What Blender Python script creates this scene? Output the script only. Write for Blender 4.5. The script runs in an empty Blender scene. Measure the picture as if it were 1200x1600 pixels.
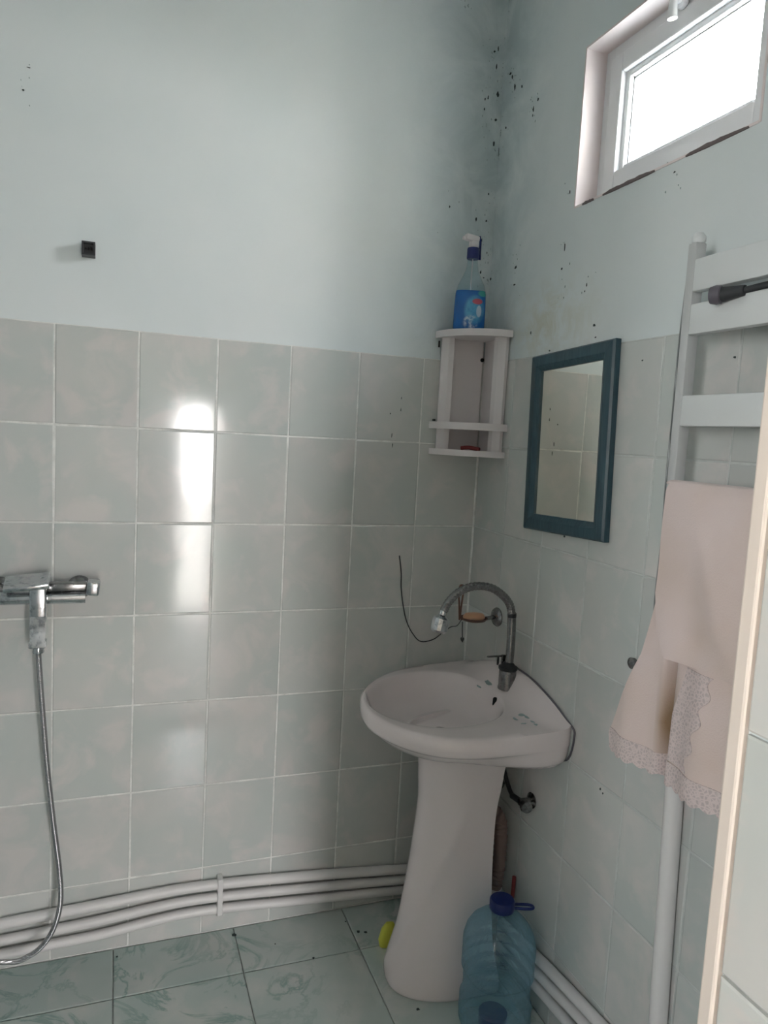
import bpy, bmesh, math, random
from mathutils import Vector, Matrix, Euler
random.seed(7)
PI = math.pi
S = bpy.context.scene
C = S.collection

# ------------------------------------------------------------------ camera
cam_d = bpy.data.cameras.new('camera'); cam = bpy.data.objects.new('camera', cam_d); C.objects.link(cam)
rt = Vector((0.93833877, -0.34151001, 0.05377044)); up = Vector((-0.0151107, 0.11487034, 0.99326556)); fw = Vector((0.34538676, 0.9328321, -0.10262684))
M = Matrix.Identity(4)
for i in range(3):
    M[i][0] = rt[i]; M[i][1] = up[i]; M[i][2] = -fw[i]
M.translation = (-1.0511, -2.02805, 1.46604)
cam.matrix_world = M
cam_d.sensor_fit = 'HORIZONTAL'; cam_d.sensor_width = 36; cam_d.lens = 36 * 1142.08 / 1200; cam_d.clip_start = .02
S.camera = cam

# ------------------------------------------------------------------ world, daylight, exposure
w = bpy.data.worlds.new('sky'); S.world = w; w.use_nodes = True
nt = w.node_tree; nt.nodes.clear()
wo = nt.nodes.new('ShaderNodeOutputWorld'); bg = nt.nodes.new('ShaderNodeBackground')
tc = nt.nodes.new('ShaderNodeTexCoord'); sx = nt.nodes.new('ShaderNodeSeparateXYZ'); cr = nt.nodes.new('ShaderNodeValToRGB')
nt.links.new(tc.outputs['Generated'], sx.inputs[0]); nt.links.new(sx.outputs['Z'], cr.inputs[0])
cr.color_ramp.elements[0].position = 0.0; cr.color_ramp.elements[0].color = (1.0, .955, .935, 1)
cr.color_ramp.elements[1].position = 0.7; cr.color_ramp.elements[1].color = (.88, .915, 1.0, 1)
nt.links.new(cr.outputs[0], bg.inputs[0]); nt.links.new(bg.outputs[0], wo.inputs[0])
bg.inputs[1].default_value = 16.0
S.view_settings.view_transform = 'Standard'; S.view_settings.look = 'None'
S.view_settings.gamma = 1; S.view_settings.use_curve_mapping = False
S.view_settings.exposure = 1.65
S.cycles.use_denoising = True
S.cycles.max_bounces = 10; S.cycles.diffuse_bounces = 6; S.cycles.transparent_max_bounces = 16
S.cycles.sample_clamp_indirect = 6.0

def portal(name, loc, rot, sx_, sy_):
    l = bpy.data.lights.new(name, 'AREA'); l.shape = 'RECTANGLE'; l.size = sx_; l.size_y = sy_
    l.cycles.is_portal = True
    o = bpy.data.objects.new(name, l); C.objects.link(o); o.location = loc; o.rotation_euler = rot
# daylight openings (sampling portals for the sky; they add no light of their own)
portal('sky_portal', (0.20, -.70, 2.238), (0, PI/2, 0), .375, .56)
portal('sky_portal', (-2.45, -2.75, 1.725), (0, -PI/2, 0), .85, .6)
portal('sky_portal', (-.465, -3.98, .80), (PI/2, 0, 0), .26, 1.60)

# ------------------------------------------------------------------ helpers
def mk(name, bm, mat, parent=None, smooth=None):
    me = bpy.data.meshes.new(name)
    bmesh.ops.recalc_face_normals(bm, faces=bm.faces[:])
    bm.to_mesh(me); bm.free()
    if mat: me.materials.append(mat)
    if smooth is not None:
        me.shade_smooth(); me.set_sharp_from_angle(angle=math.radians(smooth))
    o = bpy.data.objects.new(name, me); C.objects.link(o)
    if parent: setp(o, parent)
    return o
def wloc(p):
    v = Vector(p.location)
    return v if not p.parent else v + Vector((0,0,0))
def setp(o, parent):
    o.parent = parent
    if parent.type == 'EMPTY':
        o.matrix_parent_inverse = parent.matrix_basis.inverted()
def thing(name, label, cat, loc=(0,0,0), group=None):
    o = bpy.data.objects.new(name, None); C.objects.link(o); o.location = loc; o.empty_display_size = .05
    o['label'] = label; o['category'] = cat
    if group: o['group'] = group
    return o
def tag(o, label, cat, group=None):
    o['label'] = label; o['category'] = cat
    if group: o['group'] = group
    return o
def struct(o): o['kind'] = 'structure'; return o
def B(): return bmesh.new()
def box(bm, a, b, bev=0, seg=2, rot=None, piv=None):
    a = Vector(a); b = Vector(b); c = (a+b)/2; d = b-a
    r = bmesh.ops.create_cube(bm, size=1); vs = r['verts']
    bmesh.ops.scale(bm, vec=(abs(d.x), abs(d.y), abs(d.z)), verts=vs)
    bmesh.ops.translate(bm, vec=c, verts=vs)
    if bev:
        es = list({e for v in vs for e in v.link_edges})
        r2 = bmesh.ops.bevel(bm, geom=es, offset=bev, segments=seg, profile=.5, affect='EDGES')
        vs = list({v for f in r2['faces'] for v in f.verts})
    if rot:
        bmesh.ops.rotate(bm, cent=piv or c, matrix=Euler(rot).to_matrix(), verts=vs)
    return vs
def spline(pts, n=8):
    P = [Vector(p) for p in pts]; out = []
    for i in range(len(P)-1):
        p0 = P[max(i-1, 0)]; p1 = P[i]; p2 = P[i+1]; p3 = P[min(i+2, len(P)-1)]
        for k in range(n):
            t = k/n
            out.append(.5*((2*p1)+(p2-p0)*t+(2*p0-5*p1+4*p2-p3)*t*t+(3*p1-p0-3*p2+p3)*t**3))
    out.append(P[-1]); return out
def tube(bm, pts, r, n=12, sm=8, cap=True):
    P = spline(pts, sm) if sm else [Vector(p) for p in pts]
    R = r if callable(r) else (lambda t: r)
    T = [(P[min(i+1, len(P)-1)]-P[max(i-1, 0)]).normalized() for i in range(len(P))]
    ref = Vector((0, 0, 1)) if abs(T[0].z) < .9 else Vector((1, 0, 0))
    N = T[0].cross(ref).normalized(); rings = []
    for i, p in enumerate(P):
        N = (N - T[i]*N.dot(T[i])).normalized(); Bn = T[i].cross(N)
        rr = R(i/(len(P)-1))
        rings.append([bm.verts.new(p + (N*math.cos(a)+Bn*math.sin(a))*rr) for a in [2*PI*k/n for k in range(n)]])
    for a, b in zip(rings, rings[1:]):
        for k in range(n): bm.faces.new((a[k], a[(k+1) % n], b[(k+1) % n], b[k]))
    if cap: bm.faces.new(rings[0][::-1]); bm.faces.new(rings[-1])
def lathe(bm, prof, loc=(0,0,0), axis=(0,0,1), n=32, close=True, sq=None):
    q = Vector((0,0,1)).rotation_difference(Vector(axis).normalized()); L = Vector(loc); rings = []
    for r, z in prof:
        ring = []
        for k in range(n):
            a = 2*PI*k/n; s = 1
            if sq: s = (abs(math.cos(a))**sq + abs(math.sin(a))**sq)**(-1/sq)
            ring.append(bm.verts.new(L + q @ Vector((r*s*math.cos(a), r*s*math.sin(a), z))))
        rings.append(ring)
    for a, b in zip(rings, rings[1:]):
        for k in range(n): bm.faces.new((a[k], a[(k+1) % n], b[(k+1) % n], b[k]))
    if close: bm.faces.new(rings[0][::-1]); bm.faces.new(rings[-1])
def loft(bm, rings, cap0=True, cap1=True):
    R = [[bm.verts.new(p) for p in ring] for ring in rings]
    n = len(R[0])
    for a, b in zip(R, R[1:]):
        for k in range(n): bm.faces.new((a[k], a[(k+1) % n], b[(k+1) % n], b[k]))
    if cap0: bm.faces.new(R[0][::-1])
    if cap1: bm.faces.new(R[-1])

# ------------------------------------------------------------------ materials
def mat(name, col, rough=.5, metal=0, spec=.5, **kw):
    m = bpy.data.materials.new(name); m.use_nodes = True
    b = m.node_tree.nodes['Principled BSDF']
    b.inputs['Base Color'].default_value = (*col, 1); b.inputs['Roughness'].default_value = rough
    b.inputs['Metallic'].default_value = metal; b.inputs['Specular IOR Level'].default_value = spec
    for k, v in kw.items(): b.inputs[k.replace('_', ' ')].default_value = v
    return m
def nodes(m): return m.node_tree.nodes, m.node_tree.links, m.node_tree.nodes['Principled BSDF']
def noise(N, L, vec, scale, detail=4, rough=.55, dist=0):
    n = N.new('ShaderNodeTexNoise'); n.inputs['Scale'].default_value = scale; n.inputs['Detail'].default_value = detail
    n.inputs['Roughness'].default_value = rough; n.inputs['Distortion'].default_value = dist
    if vec is not None: L.new(vec, n.inputs['Vector'])
    return n.outputs['Fac']
def ramp(N, L, fac, stops):
    r = N.new('ShaderNodeValToRGB'); e = r.color_ramp.elements
    e[0].position, e[0].color = stops[0][0], (*stops[0][1], 1); e[1].position, e[1].color = stops[-1][0], (*stops[-1][1], 1)
    for p, c in stops[1:-1]:
        x = e.new(p); x.color = (*c, 1)
    L.new(fac, r.inputs[0]); return r.outputs[0]
def mix(N, L, fac, a, b, mode='MIX'):
    x = N.new('ShaderNodeMix'); x.data_type = 'RGBA'; x.blend_type = mode
    for s, v in (('Factor', fac),):
        if hasattr(v, 'links'): L.new(v, x.inputs[0])
        else: x.inputs[0].default_value = v
    for i, v in ((6, a), (7, b)):
        if hasattr(v, 'links'): L.new(v, x.inputs[i])
        else: x.inputs[i].default_value = (*v, 1)
    return x.outputs[2]
def mth(N, L, op, a, b=None, c=None, clamp=False):
    x = N.new('ShaderNodeMath'); x.operation = op; x.use_clamp = clamp
    for i, v in enumerate((a, b, c)):
        if v is None: continue
        if hasattr(v, 'links'): L.new(v, x.inputs[i])
        else: x.inputs[i].default_value = v
    return x.outputs[0]
def bump(N, L, b, h, strength, dist=.001):
    x = N.new('ShaderNodeBump'); x.inputs['Strength'].default_value = strength; x.inputs['Distance'].default_value = dist
    L.new(h, x.inputs['Height']); L.new(x.outputs[0], b.inputs['Normal'])
def worldpos(N): return N.new('ShaderNodeNewGeometry').outputs['Position']

def tile_mat(name, base, alt, vein, rough=.1, rnd=True, vscale=5.0, dark=None):
    m = mat(name, base, rough); N, L, b = nodes(m)
    t = N.new('ShaderNodeTexCoord').outputs['Object']
    oi = N.new('ShaderNodeObjectInfo').outputs['Random']
    ad = N.new('ShaderNodeVectorMath'); ad.operation = 'ADD'; L.new(t, ad.inputs[0])
    cb = N.new('ShaderNodeCombineXYZ'); mu = mth(N, L, 'MULTIPLY', oi, 61.0); L.new(mu, cb.inputs[0]); L.new(mu, cb.inputs[1]); L.new(mth(N, L, 'MULTIPLY', oi, 37.0), cb.inputs[2])
    L.new(cb.outputs[0], ad.inputs[1]); v = ad.outputs[0]
    n1 = noise(N, L, v, vscale, 3, .5, .3)
    n2 = noise(N, L, v, vscale*2.0, 4, .55, .5)
    c = ramp(N, L, n1, [(.36, alt), (.62, base)])
    msk = ramp(N, L, n2, [(.50, (0,0,0)), (.66, (.8,.8,.8))])
    c = mix(N, L, msk, c, vein)
    if dark:
        n3 = noise(N, L, v, vscale*1.5, 8, .6, 1.0)
        k = ramp(N, L, n3, [(.455, (0,0,0)), (.49, (.8,.8,.8)), (.525, (0,0,0))])
        k2 = ramp(N, L, noise(N, L, v, vscale*.9, 2), [(.42, (0,0,0)), (.6, (1,1,1))])
        c = mix(N, L, mix(N, L, 1.0, k, k2, 'MULTIPLY'), c, dark)
    hv = mth(N, L, 'MULTIPLY_ADD', oi, .10, .95)
    hs = N.new('ShaderNodeHueSaturation'); L.new(c, hs.inputs['Color']); L.new(hv, hs.inputs['Value'])
    L.new(hs.outputs[0], b.inputs['Base Color'])
    bump(N, L, b, noise(N, L, v, 9, 2), .25, .0012)
    return m
M_tile = tile_mat('glazed_wall_tile', (.555,.56,.54), (.505,.54,.52), (.625,.595,.575), .09)
M_tile_stub = tile_mat('glazed_doorway_tile', (.68,.67,.64), (.62,.64,.61), (.72,.66,.62), .15)
M_floor = tile_mat('marbled_floor_tile', (.50,.555,.53), (.43,.51,.485), (.58,.59,.565), .2, vscale=3.2, dark=(.22,.33,.30))

def grout_mat(name, col, col2):
    m = mat(name, col, .8); N, L, b = nodes(m)
    L.new(ramp(N, L, noise(N, L, worldpos(N), 14, 5, .7), [(.40, col2), (.6, col)]), b.inputs['Base Color'])
    return m
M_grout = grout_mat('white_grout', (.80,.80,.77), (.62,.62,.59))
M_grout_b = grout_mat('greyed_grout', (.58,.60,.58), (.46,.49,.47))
M_grout_floor = grout_mat('dark_grout', (.13,.13,.12), (.25,.26,.24))

def plaster():
    m = mat('mint_plaster', (.60,.70,.69), .65, spec=.3); N, L, b = nodes(m)
    P = worldpos(N)
    sp = N.new('ShaderNodeSeparateXYZ'); L.new(P, sp.inputs[0])
    d = mth(N, L, 'ADD', mth(N, L, 'ABSOLUTE', sp.outputs[0]), mth(N, L, 'ABSOLUTE', sp.outputs[1]))
    c = ramp(N, L, noise(N, L, P, 2.2, 3, .5), [(.35, (.66,.715,.72)), (.65, (.72,.755,.755))])
    # grey damp bloom along the corner: stain with a shape of its own
    near = mth(N, L, 'MULTIPLY_ADD', d, -3.2, 1.1, True)
    n1 = noise(N, L, P, 6, 6, .65, .5)
    damp = mth(N, L, 'MULTIPLY', near, mth(N, L, 'MULTIPLY_ADD', n1, 3.2, -.95, True), None, True)
    c = mix(N, L, mth(N, L, 'MULTIPLY', damp, .7), c, (.36,.45,.47))
    n2 = noise(N, L, P, 34, 6, .7, .3)
    near2 = mth(N, L, 'MULTIPLY_ADD', d, -6.5, 1.25, True)
    sp2 = mth(N, L, 'MULTIPLY_ADD', mth(N, L, 'MULTIPLY', n2, mth(N, L, 'MULTIPLY_ADD', near2, .12, .88)), 16.0, -10.2, True)
    sp2 = mth(N, L, 'MULTIPLY', sp2, near2)
    c = mix(N, L, mth(N, L, 'MULTIPLY', sp2, .7), c, (.10,.14,.14))
    # peeling beige patch low on the right wall above the tiles
    zz = mth(N, L, 'MULTIPLY_ADD', mth(N, L, 'ABSOLUTE', mth(N, L, 'SUBTRACT', sp.outputs[2], 1.78)), -7.0, 1.0, True)
    yy = mth(N, L, 'MULTIPLY_ADD', mth(N, L, 'ABSOLUTE', mth(N, L, 'ADD', sp.outputs[1], .33)), -3.6, 1.0, True)
    n3 = noise(N, L, P, 16, 6, .7, .6)
    k = mth(N, L, 'MULTIPLY', mth(N, L, 'MULTIPLY', zz, yy), mth(N, L, 'MULTIPLY_ADD', n3, 5.0, -2.0, True), None, True)
    c = mix(N, L, mth(N, L, 'MULTIPLY', k, 1.0, None, True), c, (.58,.58,.50))
    L.new(c, b.inputs['Base Color'])
    bump(N, L, b, noise(N, L, P, 5, 6, .6), .35, .004)
    return m
M_plaster = plaster()
M_hall = mat('hall_plaster', (.78,.74,.68), .8)
M_hallfloor = mat('hall_floor', (.42,.36,.30), .5)
M_ceil = mat('ceiling_paint', (.78,.80,.79), .8)
M_ground = mat('outside_ground', (.42,.39,.34), .9)
M_pvc = mat('white_window_plastic', (.76,.77,.78), .3)
M_reveal = mat('pinkish_reveal_paint', (.74,.66,.65), .6)
M_gap = mat('dark_foam_gap', (.15,.12,.12), .9)
def glass_mat(name, tint, gl=.08, rough=.0):
    m = bpy.data.materials.new(name); m.use_nodes = True; N = m.node_tree.nodes; L = m.node_tree.links; N.clear()
    o = N.new('ShaderNodeOutputMaterial'); mx = N.new('ShaderNodeMixShader'); t = N.new('ShaderNodeBsdfTransparent'); g = N.new('ShaderNodeBsdfGlossy')
    fr = N.new('ShaderNodeFresnel'); fr.inputs[0].default_value = 1.45
    bk = N.new('ShaderNodeNewGeometry').outputs['Backfacing']; L.new(mth(N, L, 'MULTIPLY_ADD', bk, 1/1.45-1.45, 1.45), fr.inputs[0])
    t.inputs[0].default_value = (*tint, 1); g.inputs[1].default_value = rough
    L.new(fr.outputs[0], mx.inputs[0]); L.new(t.outputs[0], mx.inputs[1]); L.new(g.outputs[0], mx.inputs[2]); L.new(mx.outputs[0], o.inputs[0])
    return m
M_pane = glass_mat('window_glass', (.96,.98,.98))
M_mirror = mat('mirror_silver', (.97,.95,.87), .015, 1)
M_porc = mat('white_porcelain', (.80,.72,.72), .12, Coat_Weight=.4, Coat_Roughness=.05)
M_black = mat('black_void', (.008,.008,.008), .9)
M_white = mat('white_pipe_plastic', (.72,.70,.69), .4)
M_rad = mat('white_radiator_enamel', (.68,.70,.70), .3)
M_post = mat('shaded_radiator_post', (.50,.51,.51), .35)  # radiator enamel darkened to stand in for shade on the posts' near side
M_radgap = mat('grey_metal', (.25,.26,.26), .4, .6)
M_shelf = mat('white_shelf_plastic', (.76,.71,.71), .35)
def chrome(name, col, rough, dirt):
    m = mat(name, col, rough, 1); N, L, b = nodes(m)
    n = noise(N, L, worldpos(N), 60, 5, .7)
    L.new(ramp(N, L, n, [(.36, dirt), (.50, col)]), b.inputs['Base Color'])
    L.new(mth(N, L, 'MULTIPLY_ADD', n, .25, rough-.08), b.inputs['Roughness'])
    return m
M_chrome = chrome('chrome', (.62,.64,.66), .12, (.36,.38,.40))
M_chrome_old = chrome('tarnished_chrome', (.27,.27,.27), .2, (.18,.175,.17))
M_dark = mat('dark_rubber', (.03,.032,.035), .5)
M_rust = mat('rusty_metal', (.16,.085,.06), .6, .4)
M_soap = mat('orange_soap', (.66,.36,.22), .5, Subsurface_Weight=.15)
M_knob = mat('dark_grey_plastic', (.11,.10,.12), .45)
M_teal = mat('dark_teal_painted_wood', (.022,.062,.085), .35); 
N_, L_, b_ = nodes(M_teal)
mp_ = N_.new('ShaderNodeMapping'); mp_.inputs['Scale'].default_value = (60, 60, 4); L_.new(N_.new('ShaderNodeTexCoord').outputs['Object'], mp_.inputs[0])
L_.new(ramp(N_, L_, noise(N_, L_, mp_.outputs[0], 3, 4), [(.3, (.016,.048,.068)), (.7, (.035,.085,.11))]), b_.inputs['Base Color'])
M_yellow = mat('yellow_plastic', (.62,.62,.08), .5)
M_corr = mat('brown_drain_plastic', (.24,.17,.15), .6)
M_red = mat('dark_red_plastic', (.22,.03,.03), .5)
M_navy = mat('navy_plastic', (.012,.022,.14), .35)
M_blue = mat('blue_cap_plastic', (.003,.014,.11), .4)

# ------------------------------------------------------------------ setting
ZT = 1.7025; TW = .2; TH = .25; HC = 2.82
XL = -2.05; YF = -1.5; YH = -3.9
bm = B(); box(bm, (XL-.15, .0015, ZT), (.2, .2, HC)); wa = struct(mk('wall_back', bm, M_plaster))
bm = B(); box(bm, (XL-.15, .0013, -.05), (.2, .2, ZT)); mk('grout_bed', bm, M_grout, wa)
WY0, WY1, WZ0, WZ1 = -.42, -.98, 2.05, 2.425
bm = B()
box(bm, (.0015, WY0, ZT), (.2, .0015, HC)); box(bm, (.0015, YF-.2, ZT), (.2, WY1, HC))
box(bm, (.0015, WY1, ZT), (.2, WY0, WZ0)); box(bm, (.0015, WY1, WZ1), (.2, WY0, HC))
wb = struct(mk('wall_right', bm, M_plaster))
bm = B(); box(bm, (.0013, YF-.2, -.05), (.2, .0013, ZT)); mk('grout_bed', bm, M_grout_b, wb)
bm = B(); tube(bm, [(-.001, -.001, .0), (-.001, -.001, ZT)], .0042, 8, 0); mk('corner_caulk', bm, M_grout, wb, 60)
bm = B(); box(bm, (XL-.15, YF, 0), (XL, .0, HC)); struct(mk('wall_left', bm, M_plaster))
DX0, DX1, DZ = -1.29, -.476, 2.12
bm = B(); box(bm, (XL-.15, YF-.2, 0), (DX0, YF, HC)); box(bm, (DX1+.003, YF-.2, 0), (.0, YF, HC)); box(bm, (DX0, YF-.2, DZ), (DX1+.003, YF, HC))
wf = struct(mk('wall_front', bm, M_plaster))
bm = B(); box(bm, (XL-.15, YF-.2, -.10), (.2, .2, -.0045)); fl = struct(mk('floor', bm, M_grout_floor))
bm = B(); box(bm, (XL-.15, YF-.2, HC), (.2, .2, HC+.1)); struct(mk('ceiling', bm, M_ceil))
# hall outside the doorway
HX0, HX1 = -2.4, .9
bm = B(); box(bm, (HX0-.15, YH-.15, -.1), (HX1+.15, YF-.2, 0)); struct(mk('floor_hall', bm, M_hallfloor))
bm = B(); box(bm, (HX0-.15, YH-.15, HC), (HX1+.15, YF-.2, HC+.1)); struct(mk('ceiling_hall', bm, M_ceil))
bm = B(); box(bm, (HX1, YH-.15, 0), (HX1+.15, YF-.2, HC)); box(bm, (.2, YF-.2, 0), (HX1+.15, YF-.05, HC)); struct(mk('wall_hall_right', bm, M_hall))
HY0, HY1, HZ0, HZ1 = -3.05, -2.45, 1.30, 2.15
bm = B(); box(bm, (HX0-.15, YH-.15, 0), (HX0, HY0, HC)); box(bm, (HX0-.15, HY1, 0), (HX0, YF-.2, HC)); box(bm, (HX0-.15, HY0, 0), (HX0, HY1, HZ0)); box(bm, (HX0-.15, HY0, HZ1), (HX0, HY1, HC))
box(bm, (HX0-.15, YF-.2, 0), (XL-.15, YF-.05, HC)); struct(mk('wall_hall_left', bm, M_hall))
ODX0, ODX1, ODZ = -1.20, -.34, 1.60
bm = B(); box(bm, (HX0, YH-.15, 0), (ODX0, YH, HC)); box(bm, (ODX1, YH-.15, 0), (HX1, YH, HC)); box(bm, (ODX0, YH-.15, ODZ), (ODX1, YH, HC)); struct(mk('wall_hall_back', bm, M_hall))
bm = B(); box(bm, (ODX0, YH-.10, 0), (-.59, YH-.06, ODZ), .004); d1 = struct(mk('door_1', bm, M_pvc))
bm = B(); box(bm, (-.635, YH-.06, .95), (-.615, YH-.02, 1.08), .004); mk('door_handle', bm, M_chrome, d1)
bm = B(); box(bm, (HX0-.10, HY0, HZ0), (HX0-.04, HY0+.06, HZ1)); box(bm, (HX0-.10, HY1-.06, HZ0), (HX0-.04, HY1, HZ1)); box(bm, (HX0-.10, HY0+.06, HZ0), (HX0-.04, HY1-.06, HZ0+.06)); box(bm, (HX0-.10, HY0+.06, HZ1-.06), (HX0-.04, HY1-.06, HZ1)); box(bm, (HX0-.10, -2.77, HZ0+.06), (HX0-.04, -2.73, HZ1-.06))
w2 = struct(mk('window_2', bm, M_pvc))
bm = B(); box(bm, (HX0-.072, HY0+.06, HZ0+.06), (HX0-.068, HY1-.06, HZ1-.06)); mk('pane', bm, M_pane, w2)
bm = B(); box(bm, (-14, -16, -.3), (14, 12, -.12)); struct(mk('ground', bm, M_ground))

# tiles: each one an object, alike pieces share a mesh
TM = {}
def tile_mesh(wd, ht, m, dep=.008, ch=.0016):
    k = (round(wd, 4), round(ht, 4), m.name)
    if k in TM: return TM[k]
    bm = B(); a, b = wd/2, ht/2
    rings = [[(-a, dep, -b), (a, dep, -b), (a, dep, b), (-a, dep, b)],
             [(-a, ch, -b), (a, ch, -b), (a, ch, b), (-a, ch, b)],
             [(-a+ch*1.6, 0, -b+ch*1.6), (a-ch*1.6, 0, -b+ch*1.6), (a-ch*1.6, 0, b-ch*1.6), (-a+ch*1.6, 0, b-ch*1.6)]]
    loft(bm, rings); bmesh.ops.recalc_face_normals(bm, faces=bm.faces[:])
    me = bpy.data.meshes.new('tile'); bm.to_mesh(me); bm.free(); me.materials.append(m); TM[k] = me
    return me
def grid(us, vs, place, m, parent, gap=.0036, tilt=.0035):
    for i in range(len(us)-1):
        for j in range(len(vs)-1):
            u0, u1 = sorted((us[i], us[i+1])); v0, v1 = sorted((vs[j], vs[j+1]))
            wd, ht = u1-u0-gap, v1-v0-gap
            if wd < .01 or ht < .01: continue
            o = bpy.data.objects.new('tile', tile_mesh(wd, ht, m)); C.objects.link(o); o.parent = parent
            loc, R0 = place((u0+u1)/2, (v0+v1)/2)
            tl = Euler((random.gauss(0, tilt*.5), 0, random.gauss(0, tilt))).to_matrix()
            o.matrix_world = Matrix.Translation(loc) @ (R0 @ tl).to_4x4()
zs = [ZT-TH*k for k in range(7)] + [0.0]
xs = [0.0] + [-.1985-TW*k for k in range(10)]
ys = [0.0] + [-.188-TW*k for k in range(7)]
I3 = Matrix.Identity(3)
grid(xs, zs, lambda u, v: (Vector((u, 0, v)), I3), M_tile, wa, gap=.0032)
RB = Matrix.Rotation(-PI/2, 3, 'Z')     # tile front (-y) turned to -x
grid(ys, zs, lambda u, v: (Vector((0, u, v)), RB), M_tile, wb, gap=.0026)
fx = [0, -.038, -.371, -.704, -1.037, -1.370, -1.703, -2.036]; fy = [0, -.19, -.523, -.856, -1.189, -1.5]
RF = Matrix.Rotation(-PI/2, 3, 'X')
grid(fx, fy, lambda u, v: (Vector((u, v, 0)), RF), M_floor, fl, gap=.0022, tilt=.0008)
grid([-1.515, -1.695], [ZT-TH*k for k in range(-1, 7)] + [0.0], lambda u, v: (Vector((DX1-.003, u, v)), RB), M_tile_stub, wf)
bm = B(); box(bm, (DX1-.006, YF-.014, 0), (DX1+.02, YF+.004, 2.1), .003); struct(mk('trim_1', bm, mat('peach_edge_trim', (.80,.70,.62), .5)))

# ------------------------------------------------------------------ window
win = struct(bpy.data.objects.new('window_1', None)); C.objects.link(win); win.location = (.06, -.70, 2.238)
def ring_box(bm, x0, x1, i, o_, bev=.002):
    y0, y1, z0, z1 = WY0-o_, WY1+o_, WZ0+o_, WZ1-o_; e = i
    box(bm, (x0, y0-e, z0), (x1, y0, z1), bev); box(bm, (x0, y1, z0), (x1, y1+e, z1), bev)
    box(bm, (x0, y1+e, z0), (x1, y0-e, z0+e), bev); box(bm, (x0, y1+e, z1-e), (x1, y0-e, z1), bev)
bm = B(); ring_box(bm, .060, .12, .034, .0); mk('window_frame', bm, M_pvc, win)
bm = B(); ring_box(bm, .054, .11, .044, .030, .003); sash = mk('sash', bm, M_pvc, win)
bm = B(); ring_box(bm, .068, .10, .016, .072, .004); mk('glazing_bead', bm, M_pvc, sash)
bm = B(); ring_box(bm, .080, .086, .004, .087, 0); mk('gasket', bm, M_radgap, sash)
bm = B(); box(bm, (.088, WY1+.08, WZ0+.08), (.092, WY0-.08, WZ1-.08)); mk('pane', bm, M_pane, sash)
bm = B(); t = .004
box(bm, (.0, WY0-t, WZ0), (.06, WY0+.001, WZ1)); box(bm, (.0, WY1-.001, WZ0), (.06, WY1+t, WZ1)); box(bm, (.0, WY1+t, WZ1-t), (.06, WY0-t, WZ1+.001)); box(bm, (.0, WY1+t, WZ0-.001), (.06, WY0-t, WZ0+t))
mk('reveal', bm, M_reveal, win)
bm = B()
for a, b in ((-.455, -.50), (-.535, -.71), (-.80, -.955)):
    n = 14; prev = None
    for k in range(n+1):
        y = a+(b-a)*k/n; h = (.0025+.004*math.sin(PI*k/n)**.6*(1 if a < -.5 else .6))*(.8+.4*random.random())
        z = WZ0-.001
        c = [bm.verts.new(p) for p in ((-.0012, y, z-h*.25), (-.0012, y, z+h), (.008, y, z+h), (.008, y, z-h*.25))]
        if prev:
            for q in range(4): bm.faces.new((prev[q], prev[(q+1) % 4], c[(q+1) % 4], c[q]))
        else: bm.faces.new(c)
        prev = c
    bm.faces.new(prev[::-1])
mk('foam_gap', bm, M_gap, win)
# latch handle on the top rail
bm = B(); lathe(bm, [(.0, 0), (.014, 0), (.015, .003), (.013, .010), (.0, .011)], (.054, -.690, 2.405), (-1, 0, 0), 20, False)
hd = mk('handle', bm, M_pvc, win, 40)
bm = B(); tube(bm, [(.046, -.690, 2.408), (.030, -.690, 2.405), (.026, -.690, 2.392), (.026, -.690, 2.375), (.027, -.690, 2.366)], lambda t: .0075+.003*t, 12)
mk('lever', bm, M_pvc, hd, 60)

# ------------------------------------------------------------------ mould flecks and drips
M_mold = mat('mould_stain', (.035,.05,.048), .9)
M_moldg = mat('grey_stain', (.30,.37,.37), .9)
def fleck(bm, wall, u, z, su, sz):
    su *= .5; sz *= .62
    n = 8; ps = []
    for k in range(n):
        a = 2*PI*k/n; r = .6+.7*random.random()
        du, dz = su*r*math.cos(a), sz*r*math.sin(a)
        ps.append((u+du, .0009, z+dz) if wall == 'A' else ((.0009), u+du, z+dz))
    if wall == 'A': lo = [(p[0], .0003, p[2]) for p in ps]; hi = [(p[0], .004, p[2]) for p in ps]
    else: lo = [(.0003, p[1], p[2]) for p in ps]; hi = [(.004, p[1], p[2]) for p in ps]
    if z < ZT:
        lo = [tuple(c-.0016 if i == (1 if wall == 'A' else 0) else c for i, c in enumerate(p)) for p in lo]
    loft(bm, [hi, lo])
A_f = [(-0.055, 2.46, 0.004, 0.0075), (-0.045, 2.467, 0.004, 0.0094), (-0.055, 2.433, 0.004, 0.0056), (-0.025, 2.555, 0.004, 0.015), (-0.034, 2.597, 0.006, 0.0056), (-0.023, 2.608, 0.004, 0.0112), (-0.015, 2.481, 0.0101, 0.0132), (-0.016, 2.41, 0.0101, 0.0075), (-0.023, 2.199, 0.0041, 0.0057), (-0.147, 2.143, 0.004, 0.0056), (-0.059, 2.12, 0.0041, 0.0095), (-0.051, 2.06, 0.0041, 0.0133), (-0.036, 2.064, 0.0041, 0.0076), (-0.016, 2.03, 0.0021, 0.0058), (-0.025, 2.121, 0.0062, 0.0057), (-0.033, 1.971, 0.0041, 0.0077), (-0.021, 1.956, 0.0062, 0.0038), (-0.017, 2.342, 0.0061, 0.0113), (-1.259, 2.291, 0.0082, 0.0015), (-1.271, 2.238, 0.0049, 0.0046), (-0.297, 1.534, 0.003, 0.0038), (-0.265, 1.581, 0.002, 0.0075), (-0.265, 1.547, 0.002, 0.0075), (-0.289, 1.471, 0.002, 0.0113), (-0.285, 1.443, 0.002, 0.0113), (-0.138, 2.71, 0.002, 0.0018)]
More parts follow.
